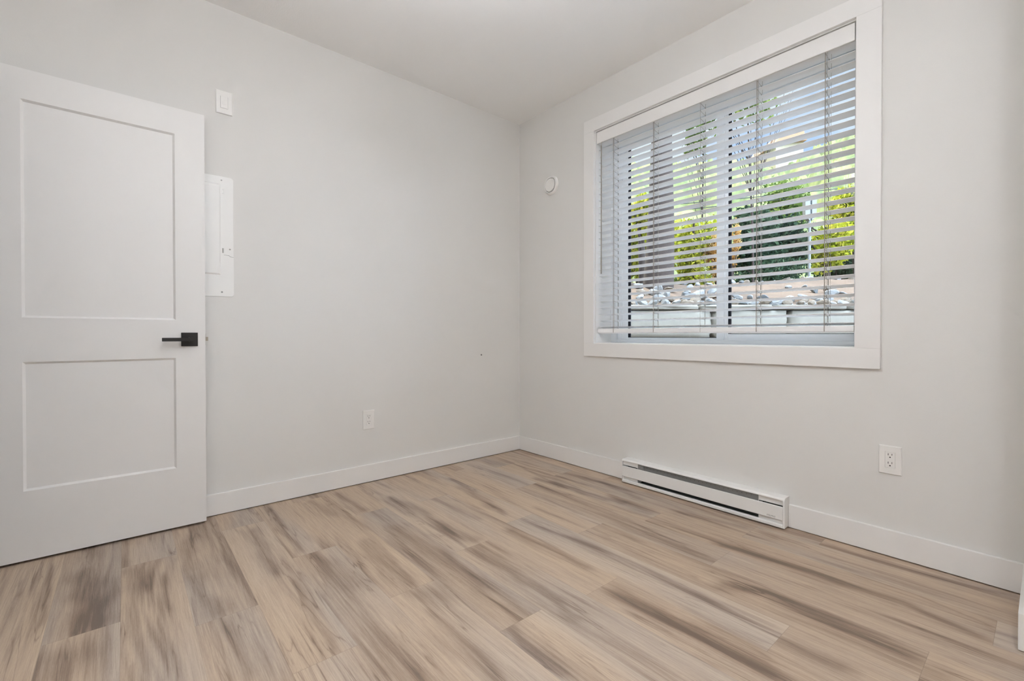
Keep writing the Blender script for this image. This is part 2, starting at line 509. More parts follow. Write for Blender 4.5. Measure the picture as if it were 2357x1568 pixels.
# ------------------------------------------------------------------ door (standing open, parallel to the back wall)
DX1, DX0, DF, DBK = -2.176, -2.938, -0.0906, -0.0556
DZ0, DZ1 = 0.012, 2.044
door = struct(thing('door_1', '', '', ((DX0+DX1)/2, (DF+DBK)/2, DZ0)), 'white two-panel shaker door standing open against the wall', 'door')

def door_leaf():
    bm = bmesh.new()
    PX0, PX1 = -2.8075, -2.2958
    panels = [(PX0, PX1, 0.2993, 0.8345), (PX0, PX1, 1.0187, 1.919)]
    dep, bw = 0.0085, 0.0085
    xs = [DX0, PX0, PX1, DX1]
    zs = [DZ0, 0.2993, 0.8345, 1.0187, 1.919, DZ1]
    def face(y, sgn):
        V = [[bm.verts.new((x, y, z)) for x in xs] for z in zs]
        for j in range(len(zs)-1):
            for i in range(3):
                if i == 1 and j in (1, 3):
                    a = [V[j][1], V[j][2], V[j+1][2], V[j+1][1]]
                    z0, z1 = zs[j], zs[j+1]
                    inn = [bm.verts.new((x, y+sgn*dep, z)) for x, z in ((PX0+bw, z0+bw), (PX1-bw, z0+bw), (PX1-bw, z1-bw), (PX0+bw, z1-bw))]
                    for k in range(4):
                        bm.faces.new((a[k], a[(k+1) % 4], inn[(k+1) % 4], inn[k]))
                    bm.faces.new(inn)
                else:
                    bm.faces.new((V[j][i], V[j][i+1], V[j+1][i+1], V[j+1][i]))
        return V
    A = face(DF, 1)
    B = face(DBK, -1)
    for j in range(len(zs)-1):
        bm.faces.new((A[j][0], A[j+1][0], B[j+1][0], B[j][0]))
        bm.faces.new((A[j][3], B[j][3], B[j+1][3], A[j+1][3]))
    for i in range(3):
        bm.faces.new((A[0][i], B[0][i], B[0][i+1], A[0][i+1]))
        bm.faces.new((A[-1][i], A[-1][i+1], B[-1][i+1], B[-1][i]))
    return obj('door_leaf', bm, M['door'], door)
door_leaf()
hz, hx = 0.9245, -2.2418
hd = boxo('door_handle', (hx-0.0335, hx+0.0335, DF-0.009, DF, hz-0.0335, hz+0.0335), M['black'], door, bev=0.0012)
hd['label'] = 'matt black square-rose lever handle'
bm = bmesh.new()
add_tube(bm, [(hx, DF-0.008, hz), (hx, DF-0.042, hz)], 0.010, 20)
obj('spindle', bm, M['black'], hd, smooth=True)
bm = bmesh.new()
add_box(bm, hx-0.110, hx+0.011, DF-0.055, DF-0.040, hz-0.0085, hz+0.0085, bev=0.0012)
obj('lever', bm, M['black'], hd)
# matching handle on the far side
bm = bmesh.new()
add_box(bm, hx-0.0335, hx+0.0335, DBK, DBK+0.008, hz-0.0335, hz+0.0335, bev=0.0012)
add_box(bm, hx-0.108, hx+0.010, DBK+0.030, DBK+0.043, hz-0.0085, hz+0.0085, bev=0.0012)
add_tube(bm, [(hx, DBK+0.004, hz), (hx, DBK+0.032, hz)], 0.010, 16)
obj('rear_door_handle', bm, M['black'], door)
lt = boxo('latch', (DX1-0.001, DX1+0.0015, -0.0855, -0.0605, 0.896, 0.954), M['nickel'], door)
bm = bmesh.new()
add_prism(bm, [(DX1, -0.0795), (DX1+0.0125, -0.0795), (DX1+0.0125, -0.076), (DX1+0.003, -0.0665), (DX1, -0.0665)], 2, 0.9165, 0.9365)
obj('latch_bolt', bm, M['nickel'], lt)
for z in (0.2, 1.03, 1.86):
    bm = bmesh.new()
    add_tube(bm, [(DX0-0.004, DF+0.003-0.006, z-0.045), (DX0-0.004, DF+0.003-0.006, z+0.045)], 0.0055, 12)
    obj('hinge', bm, M['black'], door, smooth=True)

# ------------------------------------------------------------------ window: frame, jambs, casing, panes
win = struct(thing('window_1', '', '', (0.1, (WY0+WY1)/2, WZ0)), 'white vinyl slider window in square white casing', 'window')
JT = 0.0118
bm = bmesh.new()
JX0, JX1 = 0.0003, 0.2395
add_box(bm, JX0, JX1, WY0, WY0+JT, WZ0-JT, WZ1+JT)
add_box(bm, JX0, JX1, WY1-JT, WY1, WZ0-JT, WZ1+JT)
add_box(bm, JX0, JX1, WY1, WY0, WZ1, WZ1+JT)
obj('jamb', bm, M['trim'], win)
boxo('window_sill', (JX0, JX1, WY1, WY0, WZ0-JT, WZ0), M['trim'], win, bev=0.001)
CT = 0.018
IY0, IY1, IZ0, IZ1 = -0.7946, -2.2717, 0.8858, 2.3488
OY0, OY1, OZ0, OZ1 = -0.7061, -2.3617, 0.797, 2.4357
boxo('casing_bottom', (-CT, -0.0002, OY1, OY0, OZ0, IZ0), M['trim'], win, bev=0.0014, seg=2)
boxo('casing_top', (-CT, -0.0002, OY1, OY0, IZ1, OZ1), M['trim'], win, bev=0.0014, seg=2)
boxo('casing_side', (-CT, -0.0002, IY0, OY0, IZ0, IZ1), M['trim'], win, bev=0.0014, seg=2)
boxo('casing_side', (-CT, -0.0002, OY1, IY1, IZ0, IZ1), M['trim'], win, bev=0.0014, seg=2)
# vinyl frame
FX0 = 0.166
GX = 0.200
bm = bmesh.new()
LG0, LG1 = -0.9345, -1.5557        # left glass (y)
RG0, RG1 = -1.6215, -2.222         # right glass
GZL, GZR, GZT = 0.9267, 0.9498, 2.248
add_box(bm, FX0, 0.2385, WY0-0.050, WY0, WZ0, WZ1, bev=0.002)             # left stile
add_box(bm, FX0, 0.2385, WY1, WY1+0.020, WZ0, WZ1, bev=0.002)             # right stile
add_box(bm, FX0, 0.2385, WY1+0.020, WY0-0.050, WZ0, WZ0+0.022, bev=0.002)  # bottom rail
add_box(bm, FX0, 0.2385, WY1+0.020, WY0-0.050, WZ1-0.040, WZ1, bev=0.002)  # top rail
add_box(bm, FX0+0.008, 0.2385, WY1+0.020, WY0-0.050, WZ1-0.062, WZ1-0.040, bev=0.002)
obj('window_frame', bm, M['vinyl'], win)
def sash(name, y0, y1, z0, z1, x0, stile0, stile1, g):
    """y0 > y1 outer; g = (gy0, gy1, gz0, gz1) glass opening"""
    bm = bmesh.new()
    add_box(bm, x0, x0+0.036, g[0], y0, z0, z1, bev=0.002)
    add_box(bm, x0, x0+0.036, y1, g[1], z0, z1, bev=0.002)
    add_box(bm, x0, x0+0.036, g[1], g[0], z0, g[2], bev=0.0015)
    add_box(bm, x0, x0+0.036, g[1], g[0], g[3], z1, bev=0.0015)
    # glazing stops: two thin ribs on the stiles
    for yy in (y0-0.012, y0-0.024, y0-0.036):
        if yy > g[0]+0.006:
            add_box(bm, x0-0.003, x0+0.001, yy-0.003, yy, z0+0.02, z1-0.02)
    o = obj(name, bm, M['vinyl'], win)
    bm = bmesh.new()
    gx0, gx1 = x0+0.002, x0+0.034
    t = 0.0125
    add_box(bm, gx0, gx1, g[0]-0.002, g[0]+0.0002, g[2], g[3])
    add_box(bm, x0+0.014, x0+0.018, g[0]-t, g[0], g[2], g[3])
    add_box(bm, x0+0.014, x0+0.018, g[1], g[1]+0.003, g[2], g[3])
    add_box(bm, x0+0.014, x0+0.018, g[1], g[0], g[2], g[2]+0.003)
    add_box(bm, x0+0.014, x0+0.018, g[1], g[0], g[3]-0.003, g[3])
    obj('gasket', bm, M['gasket'], o)
    p = boxo('pane', (x0+0.0185, x0+0.0225, g[1]-0.004, g[0]+0.004, g[2]-0.004, g[3]+0.004), M['glass'], o)
    return o
gm = bpy.data.materials.new('clear_glass')
gm.use_nodes = True
n = gm.node_tree
n.nodes.clear()
go = n.nodes.new('ShaderNodeOutputMaterial')
gt = n.nodes.new('ShaderNodeBsdfTransparent')
gt.inputs['Color'].default_value = (0.95, 0.975, 0.97, 1)
gg = n.nodes.new('ShaderNodeBsdfGlossy')
gg.inputs['Roughness'].default_value = 0.02
gf = n.nodes.new('ShaderNodeFresnel')
gf.inputs['IOR'].default_value = 1.3
gx = n.nodes.new('ShaderNodeMixShader')
n.links.new(gf.outputs[0], gx.inputs[0])
n.links.new(gt.outputs[0], gx.inputs[1])
n.links.new(gg.outputs[0], gx.inputs[2])
n.links.new(gx.outputs[0], go.inputs['Surface'])
M['glass'] = gm
sash('sash', WY0-0.050, -1.6000, WZ0+0.012, WZ1-0.052, 0.182, 0, 0, (LG0, LG1, GZL, GZT))
sash('sash', -1.5700, WY1+0.020, WZ0+0.012, WZ1-0.052, 0.188, 0, 0, (RG0, RG1, GZR, GZT))

# ------------------------------------------------------------------ blind
BX = 0.040                     # centre plane of the slats
blind = thing('window_blind', 'white two-inch horizontal slat blind hanging lowered inside the window', 'blind', (BX, (WY0+WY1)/2, WZ1))
bm = bmesh.new()
add_box(bm, 0.0035, 0.0135, WY1+0.0045, WY0-0.0045, 2.2605, 2.3395, bev=0.0022, seg=2)
add_box(bm, 0.0135, 0.040, WY0-0.0145, WY0-0.0045, 2.2605, 2.3395, bev=0.0015)
obj('valance', bm, M['trim'], blind)
boxo('head_rail', (0.0185, 0.066, WY1+0.012, WY0-0.016, 2.295, 2.340), M['slat'], blind)
TILT = math.radians(11)
NSL, PITCHS = 30, 0.0435
ZTOP = 2.2573
SY0, SY1 = -0.8105, -2.2605
bm = bmesh.new()
SW, ST = 0.0505, 0.0028
for k in range(NSL):
    zc = ZTOP-PITCHS*k
    tl = TILT
    prof_t, prof_b = [], []
    NS = 6
    for i in range(NS+1):
        u = -0.5+i/NS
        crown = 0.0022*(1-(2*u)**2)
        for lst, dz in ((prof_t, ST/2), (prof_b, -ST/2)):
            lx, lz = u*SW, crown+dz*(1 if 0 < i < NS else 0.6)
            # room edge (negative x) is higher
            lst.append((BX+lx*math.cos(tl)+lz*math.sin(tl), zc-lx*math.sin(tl)+lz*math.cos(tl)))
    jig = R.uniform(-0.0012, 0.0012)
    add_prism(bm, prof_b+prof_t[::-1], 1, SY1+jig, SY0+jig)
so = obj('slats', bm, M['slat'], blind, smooth=True)
bm = bmesh.new()
zb0, zb1 = 0.9545, 0.9865
add_prism(bm, [(0.013, zb0+0.008), (0.021, zb0), (0.061, zb0), (0.068, zb0+0.008), (0.068, zb1-0.002), (0.066, zb1), (0.015, zb1), (0.013, zb1-0.002)], 1, SY1-0.001, SY0+0.004)
obj('bottom_rail', bm, M['slat'], blind)
for i, y in enumerate((-0.938, -1.241, -1.543, -1.846, -2.148)):
    bm = bmesh.new()
    rr_ = 0.0020 if i != 2 else 0.0008
    x0, x1 = BX-0.0272, BX+0.0272
    add_tube(bm, [(x0, y, zb0+0.006), (x0, y, 2.2605)], rr_, 6)
    add_tube(bm, [(x1, y, zb0+0.006), (x1, y, 2.2955)], rr_, 6)
    if i != 2:
        add_tube(bm, [(x0, y-0.0075, zb1-0.002), (x0, y-0.0075, 2.2605)], 0.0009, 6)
    for k in range(NSL):
        zc = ZTOP-PITCHS*k-0.0032
        add_tube(bm, [(x0, y, zc+0.0052), (x1, y, zc-0.0052)], 0.0007, 4)
    obj('ladder_cord', bm, M['cord'], blind)
    bm = bmesh.new()
    add_tube(bm, [(BX, y-0.016, zb1-0.001), (BX, y-0.016, 2.2955)], 0.0008, 5)
    obj('lift_cord', bm, M['cord'], blind)
bm = bmesh.new()
add_tube(bm, [(-0.0035, -0.849, 1.362), (-0.0035, -0.849, 1.50), (-0.0030, -0.849, 2.235)], [0.0045, 0.0040, 0.0036], 8)
add_tube(bm, [(-0.0030, -0.849, 2.232), (0.0030, -0.849, 2.262)], 0.0016, 6)
obj('tilt_wand', bm, M['cord'], blind, smooth=True)

# ------------------------------------------------------------------ baseboard heater
HY0, HY1 = -1.0635, -2.0085
HXF = -0.062
heater = thing('baseboard_heater', 'long low white electric heater on the wall under the window', 'heater', (-0.03, (HY0+HY1)/2, 0.0))
# housing: back plate, top hood, end caps, lower lip
bm = bmesh.new()
hood = [(-0.0003, 0.147), (-0.0003, 0.152)]
n_ = 6
for k in range(n_+1):
    a = math.radians(90+90*k/n_)
    hood.append((HXF+0.0105+0.0105*math.cos(a), 0.1415+0.0105*math.sin(a)))
inner = []
for k in range(n_+1):
    a = math.radians(180-90*k/n_)
    inner.append((HXF+0.0105+0.0090*math.cos(a), 0.1412+0.0085*math.sin(a)))
inner.append((-0.0003, 0.1500))
add_prism(bm, hood[1:]+inner, 1, HY1, HY0)
for ye, sg in ((HY0-0.004, -1), (HY1+0.0085, 1)):
    rr2 = 0.020 if sg > 0 else 0.010
    pts = [(ye, 0.1418), (ye, 0.1418-rr2)]
    for k in range(1, 7):
        a = math.radians(90*k/6)
        pts.append((ye+sg*rr2*(1-math.cos(a)), 0.1418-rr2+rr2*math.sin(a)))
    add_prism(bm, pts, 0, HXF, HXF+0.0014)
obj('hood', bm, M['enamel'], heater, smooth=True)
for (ya, yb) in ((HY0-0.004, HY0), (HY1, HY1+0.0085)):
    bm = bmesh.new()
    pts = [(-0.0003, 0.006), (HXF-0.001, 0.006)]
    for k in range(n_+1):
        a = math.radians(180-90*k/n_)
        pts.append((HXF+0.015+0.016*math.cos(a), 0.1375+0.0155*math.sin(a)))
    pts.append((-0.0003, 0.153))
    add_prism(bm, pts, 1, ya, yb)
    e = obj('end_cap', bm, M['enamel'], heater)
    bv = e.modifiers.new('bevel', 'BEVEL'); bv.width = 0.0022; bv.segments = 2; bv.limit_method = 'ANGLE'; bv.angle_limit = math.radians(50)
for (ya, yb) in ((HY0-0.1125, HY0-0.004), (HY1+0.0085, HY1+0.1225)):
    bm = bmesh.new()
    add_box(bm, HXF+0.012, HXF+0.0135, ya, yb, 0.1128, 0.1460, bev=0.0004)
    add_box(bm, HXF+0.012, HXF+0.0135, ya, yb, 0.018, 0.0412, bev=0.0004)
    yy = (ya, ya+0.0015) if ya > -1.5 else (yb-0.0015, yb)
    add_box(bm, HXF+0.008, -0.006, yy[0], yy[1], 0.020, 0.1415)
    obj('end_box', bm, M['enamel'], heater)
bm = bmesh.new()
add_prism(bm, [(HXF+0.001, 0.110), (HXF-0.001, 0.108), (HXF-0.0012, 0.046), (HXF+0.0010, 0.0435), (HXF+0.004, 0.044), (HXF+0.004, 0.0455), (HXF+0.0025, 0.0458), (HXF+0.0022, 0.1085), (HXF+0.004, 0.1088), (HXF+0.004, 0.110)],
          1, HY1+0.0085, HY0-0.004)
fp = obj('front_panel', bm, M['enamel'], heater)
bm = bmesh.new()
add_prism(bm, [(-0.0003, 0.006), (HXF+0.001, 0.006), (HXF-0.001, 0.008), (HXF-0.001, 0.019), (HXF+0.002, 0.0235), (HXF+0.008, 0.0245), (HXF+0.008, 0.0225), (HXF+0.0035, 0.021), (HXF+0.001, 0.018), (HXF+0.001, 0.0085), (-0.0003, 0.0085)],
          1, HY1+0.0085, HY0-0.004)
obj('bottom_lip', bm, M['enamel'], heater)
boxo('back_plate', (-0.0045, -0.0005, HY1+0.005, HY0-0.002, 0.010, 0.1475), M['dark_steel'], heater)
bm = bmesh.new()
yA, yB = HY0-0.150, HY1+0.124
add_box(bm, HXF+0.0200, HXF+0.0212, yB, yA, 0.088, 0.1480)
add_box(bm, -0.0250, -0.0046, yB, yA, 0.086, 0.0875)
ip = obj('inner_baffle', bm, M['grey_steel'], heater)
bm = bmesh.new()
y = yA-0.02
while y > yB+0.02:
    add_box(bm, HXF+0.0192, HXF+0.0201, y-0.004, y, 0.123+0.001*math.sin(y*50), 0.1255+0.001*math.sin(y*50))
    y -= 0.0235
obj('perforations', bm, M['dark_steel'], ip)
bm = bmesh.new()
add_box(bm, HXF+0.012, -0.006, HY0-0.150, HY0-0.149, 0.075, 0.1435)
add_box(bm, HXF+0.010, -0.014, HY0-0.149, HY0-0.1130, 0.080, 0.142)
obj('junction_plate', bm, M['grey_steel'], heater)
bm = bmesh.new()
add_tube(bm, [(-0.030, HY0-0.115, 0.062), (-0.030, HY1+0.125, 0.062)], 0.006, 10)
y = HY0-0.13
while y > HY1+0.14:
    add_box(bm, -0.050, -0.012, y-0.0006, y, 0.040, 0.084)
    y -= 0.011
obj('heating_element', bm, M['dark_steel'], heater)
# maker's name on the front panel
fc = bpy.data.curves.new('name_lettering', 'FONT')
fc.body = 'STELPRO'
fc.size = 0.0100
fc.extrude = 0.0001
fc.align_x = 'CENTER'
fo = bpy.data.objects.new('lettering_source', fc)
LINK(fo)
dg = bpy.context.evaluated_depsgraph_get()
tm = bpy.data.meshes.new_from_object(fo.evaluated_get(dg))
bpy.data.objects.remove(fo)
lo = bpy.data.objects.new('name_lettering', tm)
LINK(lo)
tm.materials.clear(); tm.materials.append(M['print'])
# text x axis -> -y, text y axis -> z, facing -x
tm.transform(Matrix(((0, 0, -1, HXF-0.00125), (-1, 0, 0, -1.948), (0, 1, 0, 0.0505), (0, 0, 0, 1))))
lo.parent = fp

# ------------------------------------------------------------------ wall plates (built on a local frame: a = along wall, z up, n = out of wall)
def plate_frame(origin, along, outn):
    o, a, nn = Vector(origin), Vector(along), Vector(outn)
    return lambda u, v, d: o + a*u + Vector((0, 0, v)) + nn*d

def add_fbox(bm, P, u0, u1, v0, v1, d0, d1, bev=0.0, seg=1):
    n0 = len(bm.verts)
    bm2 = bmesh.new()
    add_box(bm2, u0, u1, d0, d1, v0, v1, bev=bev, seg=seg)
    mp_ = {v: bm.verts.new(P(v.co.x, v.co.z, v.co.y)) for v in bm2.verts}
    for f in bm2.faces:
        bm.faces.new([mp_[v] for v in f.verts])
    bm2.free()

def add_fdisc(bm, P, u, v, d0, d1, r, seg=16):
    A = [bm.verts.new(P(u+r*math.cos(2*math.pi*k/seg), v+r*math.sin(2*math.pi*k/seg), d0)) for k in range(seg)]
    B = [bm.verts.new(P(u+r*math.cos(2*math.pi*k/seg), v+r*math.sin(2*math.pi*k/seg), d1)) for k in range(seg)]
    for k in range(seg):
        bm.faces.new((A[k], A[(k+1) % seg], B[(k+1) % seg], B[k]))
    bm.faces.new(B)
    bm.faces.new(A[::-1])

def frame_plate(bm, P, w_, h_, iw, ih, d, bev):
    """cover plate with a rectangular window, bevelled outer edge"""
    o = [(-w_/2, -h_/2), (w_/2, -h_/2), (w_/2, h_/2), (-w_/2, h_/2)]
    b = bev
    o2 = [(-w_/2+b, -h_/2+b), (w_/2-b, -h_/2+b), (w_/2-b, h_/2-b), (-w_/2+b, h_/2-b)]
    i = [(-iw/2, -ih/2), (iw/2, -ih/2), (iw/2, ih/2), (-iw/2, ih/2)]
    R0 = [bm.verts.new(P(u, v, 0)) for u, v in o]
    R1 = [bm.verts.new(P(u, v, d*0.45)) for u, v in o]
    R2 = [bm.verts.new(P(u, v, d)) for u, v in o2]
    R3 = [bm.verts.new(P(u, v, d)) for u, v in i]
    R4 = [bm.verts.new(P(u, v, 0)) for u, v in i]
    for A, B in ((R0, R1), (R1, R2), (R2, R3), (R3, R4), (R4, R0)):
        for k in range(4):
            bm.faces.new((A[k], A[(k+1) % 4], B[(k+1) % 4], B[k]))

def outlet(origin, along, outn, label):
    P = plate_frame(origin, along, outn)
    t = thing('wall_outlet', label, 'outlet', origin, 'duplex wall outlets')
    bm = bmesh.new()
    frame_plate(bm, P, 0.0765, 0.121, 0.0345, 0.0682, 0.0058, 0.0028)
    obj('cover_plate', bm, M['plastic'], t)
    bm = bmesh.new()
    add_fbox(bm, P, -0.0166, 0.0166, -0.0335, 0.0335, 0.0005, 0.0062, bev=0.0005)
    rc = obj('receptacle', bm, M['plastic'], t)
    for v in (0.0205, -0.0150):
        for a_, b_, c_ in ((-0.0073, -0.0052, -0.0012), (0.0052, 0.0073, 0.0)):
            bm = bmesh.new()
            add_fbox(bm, P, a_, b_, v+c_, v+0.0075, 0.0055, 0.00635)
            obj('blade_slot', bm, M['slot'], rc)
        bm = bmesh.new()
        add_fdisc(bm, P, 0, v-0.0085, 0.0055, 0.00635, 0.0026, 14)
        obj('ground_hole', bm, M['hole'], rc)
    for v in (0.0485, -0.0485):
        bm = bmesh.new()
        add_fdisc(bm, P, 0, v, 0.005, 0.0064, 0.0024, 14)
        obj('screw', bm, M['plastic'], t)
    return t
outlet((-1.2927, -0.0002, 0.4015), (1, 0, 0), (0, -1, 0), 'white duplex outlet on the left wall, low, between door and corner')
outlet((-0.0002, -2.395, 0.4115), (0, -1, 0), (-1, 0, 0), 'white duplex outlet under the window, right of the heater')

# high switch above the panel
P = plate_frame((-2.0775, -0.0002, 2.1728), (1, 0, 0), (0, -1, 0))
sw = thing('wall_switch', 'white square-paddle switch high on the wall above the electrical panel', 'switch', (-2.0775, 0, 2.1728))
bm = bmesh.new()
frame_plate(bm, P, 0.0755, 0.121, 0.0345, 0.0620, 0.0058, 0.0028)
obj('cover_plate', bm, M['plastic'], sw)
bm = bmesh.new()
add_fbox(bm, P, -0.0163, 0.0163, -0.0303, 0.0303, 0.0005, 0.0075, bev=0.0008)
pd = obj('paddle', bm, M['plastic'], sw)
bm = bmesh.new()
add_fbox(bm, P, -0.0080, 0.0080, -0.0120, 0.0050, 0.0070, 0.0083, bev=0.0006)
obj('button', bm, M['plastic'], pd)
for v in (0.0485, -0.0485):
    bm = bmesh.new()
    add_fdisc(bm, P, 0, v, 0.005, 0.0062, 0.0022, 12)
    obj('screw', bm, M['plastic'], sw)

# ------------------------------------------------------------------ electrical panel, half behind the door
pnl = thing('electrical_panel', 'white flush electrical panel cover partly hidden behind the door edge', 'electrical panel', (-2.22, 0, 1.149))
bm = bmesh.new()
add_prism(bm, rrect(-2.402, -2.0380, 1.149, 1.781, 0.014, 6), 1, -0.0002, -0.0032)
cv = obj('cover', bm, M['enamel'], pnl)
bv = cv.modifiers.new('bevel', 'BEVEL'); bv.width = 0.0008; bv.segments = 2; bv.limit_method = 'ANGLE'
bm = bmesh.new()
def ring(r0, r1):
    for k in range(len(r0)):
        bm.faces.new((r0[k], r0[(k+1) % len(r0)], r1[(k+1) % len(r1)], r1[k]))
o_ = rrect(-2.350, -2.0955, 1.262, 1.742, 0.003, 2)
i_ = rrect(-2.342, -2.1035, 1.270, 1.734, 0.003, 2)
ra = [bm.verts.new((x, -0.0032, z)) for x, z in o_]
rb = [bm.verts.new((x, -0.0088, z)) for x, z in i_]
ring(ra, rb); bm.faces.new(rb); bm.faces.new(ra[::-1])
pdr = obj('panel_door', bm, M['enamel'], pnl)
bm = bmesh.new()
add_box(bm, -2.352, -2.089, -0.0038, -0.0032, 1.2545, 1.7450)
obj('door_flange', bm, M['enamel'], pnl)
for (x, z) in ((-2.0915, 1.762), (-2.0920, 1.173), (-2.0550, 1.4015)):
    bm = bmesh.new()
    add_lathe(bm, [(0.0040, 0.0), (0.0040, 0.0012), (0.0028, 0.0026), (0, 0.0030)], (x, -0.0032, z), (0, -1, 0), 16)
    obj('screw', bm, M['screw'], pnl, smooth=True)
for z in (1.704, 1.392):
    bm = bmesh.new()
    add_box(bm, -2.0900, -2.0835, -0.0042, -0.0030, z-0.0125, z+0.0125)
    add_box(bm, -2.0845, -2.0835, -0.0056, -0.0030, z-0.0125, z+0.0125)
    obj('hinge_slot', bm, M['screw'], pnl)
bm = bmesh.new()
add_prism(bm, [(-2.083, 1.3695), (-2.060, 1.3690), (-2.053, 1.3630), (-2.0382, 1.3610), (-2.0382, 1.3600), (-2.0535, 1.3617), (-2.0605, 1.3678), (-2.083, 1.3686)], 1, -0.0030, -0.0037)
obj('cover_seam', bm, M['slot'], pnl)

# ------------------------------------------------------------------ round air valve on the window wall
VC = (0.0, -0.374, 2.0812)
valve = thing('air_valve', 'round white air supply valve on the wall left of the window', 'vent', VC)
bm = bmesh.new()
add_lathe(bm, [(0.0705, 0.0002), (0.0705, 0.005), (0.0685, 0.013), (0.0655, 0.019), (0.0610, 0.0215), (0.0560, 0.0205), (0.0535, 0.016), (0.0530, 0.005), (0.0, 0.004)], VC, (-1, 0, 0), 64)
obj('flange', bm, M['plastic'], valve, smooth=True)
bm = bmesh.new()
add_lathe(bm, [(0.012, 0.004), (0.012, 0.014), (0.0470, 0.016), (0.0490, 0.0185), (0.0490, 0.0215), (0.0470, 0.0240), (0.0420, 0.0248), (0.0340, 0.0235), (0.0, 0.0228)], VC, (-1, 0, 0), 64)
obj('disc', bm, M['plastic'], valve, smooth=True)

# small plugged hole in the left wall
bm = bmesh.new()
add_lathe(bm, [(0.0065, 0.0002), (0.0065, 0.0008), (0.004, 0.0016), (0.0, 0.0010)], (-0.3914, 0, 0.7915), (0, -1, 0), 16)
tag(obj('wall_plug', bm, M['print'], smooth=True), 'tiny grey plug mark on the left wall near the corner', 'wall plug')

# ------------------------------------------------------------------ ceiling light (out of frame, lights the room)
def emis(name, col, st):
    m = bpy.data.materials.new(name)
    m.use_nodes = True
    b = m.node_tree.nodes['Principled BSDF']
    b.inputs['Base Color'].default_value = (0.9, 0.9, 0.88, 1)
    b.inputs['Emission Color'].default_value = col
    b.inputs['Emission Strength'].default_value = st
    return m
M['lamp'] = emis('lamp_diffuser', (0.94, 0.98, 1.07, 1), 5.5)
def ceiling_light(x, y, label, r=0.13, zc=2.25, m1=None, m2=None):
    """semi-flush globe on a short stem"""
    t = thing('ceiling_light', label, 'ceiling light', (x, y, H), 'bowl ceiling lights')
    bm = bmesh.new()
    add_lathe(bm, [(0.065, 0.0), (0.065, 0.018), (0.02, 0.026), (0.012, 0.03), (0.012, H-zc-0.005)], (x, y, H), (0, 0, -1), 32)
    obj('base', bm, M['enamel'], t, smooth=True)
    # open-topped frosted bowl with the bulb plate inside, a glowing part added to brighten the ceiling
    bm = bmesh.new()
    prof = [(r*math.sin(math.radians(a)), H-zc-r*math.cos(math.radians(a))) for a in range(70, 180, 10)] + [(0, H-zc+r)]
    add_lathe(bm, prof, (x, y, H), (0, 0, -1), 40)
    obj('glass_bowl', bm, m1, t, smooth=True)
    bm = bmesh.new()
    add_lathe(bm, [(0.013, H-zc-0.01), (r*0.82, H-zc-0.01), (r*0.82, H-zc+0.01), (0.013, H-zc+0.01)], (x, y, H), (0, 0, -1), 40)
    obj('added_uplight_plate', bm, m2, t)
M['uplight'] = emis('added_uplight_glow', (0.94, 0.98, 1.07, 1), 300)
M['fill_lamp'] = emis('fill_lamp_diffuser', (0.94, 0.98, 1.07, 1), 50)
ceiling_light(-1.85, -1.80, 'bowl light at the middle of the room ceiling', m1=M['lamp'], m2=M['uplight'])
ceiling_light(-2.45, -3.12, 'added fill bowl light behind the viewer', 0.10, m1=M['fill_lamp'], m2=M['uplight'])  # unseen lamp added to brighten the door and near floor

# ================================================================== outside
def foliage_mat(name, stops, transl=0.45):
    m = bpy.data.materials.new(name)
    m.use_nodes = True
    n = m.node_tree
    n.nodes.clear()
    o = n.nodes.new('ShaderNodeOutputMaterial')
    a = n.nodes.new('ShaderNodeAttribute'); a.attribute_name = 'tint'
    r = n.nodes.new('ShaderNodeValToRGB')
    r.color_ramp.elements[0].position = 0; r.color_ramp.elements[0].color = lin(stops[0])
    r.color_ramp.elements[1].position = 1; r.color_ramp.elements[1].color = lin(stops[-1])
    for i, s in enumerate(stops[1:-1]):
        e = r.color_ramp.elements.new((i+1)/(len(stops)-1)); e.color = lin(s)
    n.links.new(a.outputs['Fac'], r.inputs['Fac'])
    d = n.nodes.new('ShaderNodeBsdfDiffuse'); t = n.nodes.new('ShaderNodeBsdfTranslucent')
    mx = n.nodes.new('ShaderNodeMixShader'); mx.inputs[0].default_value = transl
    n.links.new(r.outputs['Color'], d.inputs['Color']); n.links.new(r.outputs['Color'], t.inputs['Color'])
    n.links.new(d.outputs[0], mx.inputs[1]); n.links.new(t.outputs[0], mx.inputs[2])
    n.links.new(mx.outputs[0], o.inputs['Surface'])
    return m
M['leaf_yellow'] = foliage_mat('yellow_green_leaves', [(48, 62, 22), (108, 120, 32), (168, 168, 52), (212, 196, 92)])
M['leaf_green'] = foliage_mat('green_leaves', [(38, 54, 32), (72, 92, 46), (112, 128, 64), (146, 154, 90)])
M['leaf_dark'] = foliage_mat('conifer_and_shade_leaves', [(22, 32, 26), (40, 54, 42), (64, 80, 60), (92, 106, 80)], 0.25)  # understory shade put into this dark colour, shared with the conifers
M['leaf_orange'] = foliage_mat('orange_autumn_leaves', [(110, 74, 40), (162, 116, 60), (190, 150, 90), (200, 180, 130)])
M['bark'] = mat('brown_bark', lin((52, 40, 32)), 0.9, bump=0.8, bscale=14, var=0.35, vscale=9)
M['stone'] = mat('pale_limestone_block', lin((122, 116, 104)), 0.85, bump=0.9, bscale=18, var=0.16, vscale=5)
M['rock'] = mat('pale_broken_rock', lin((120, 118, 114)), 0.85, bump=0.6, bscale=25, var=0.22, vscale=6)
M['earth'] = mat('orange_brown_earth', lin((94, 74, 56)), 0.95, bump=0.8, bscale=30, var=0.3, vscale=4)
M['white_post'] = mat('white_painted_post', lin((118, 120, 116)), 0.5, var=0.02)
M['cable'] = mat('black_cable', lin((40, 42, 40)), 0.6, var=0.05)
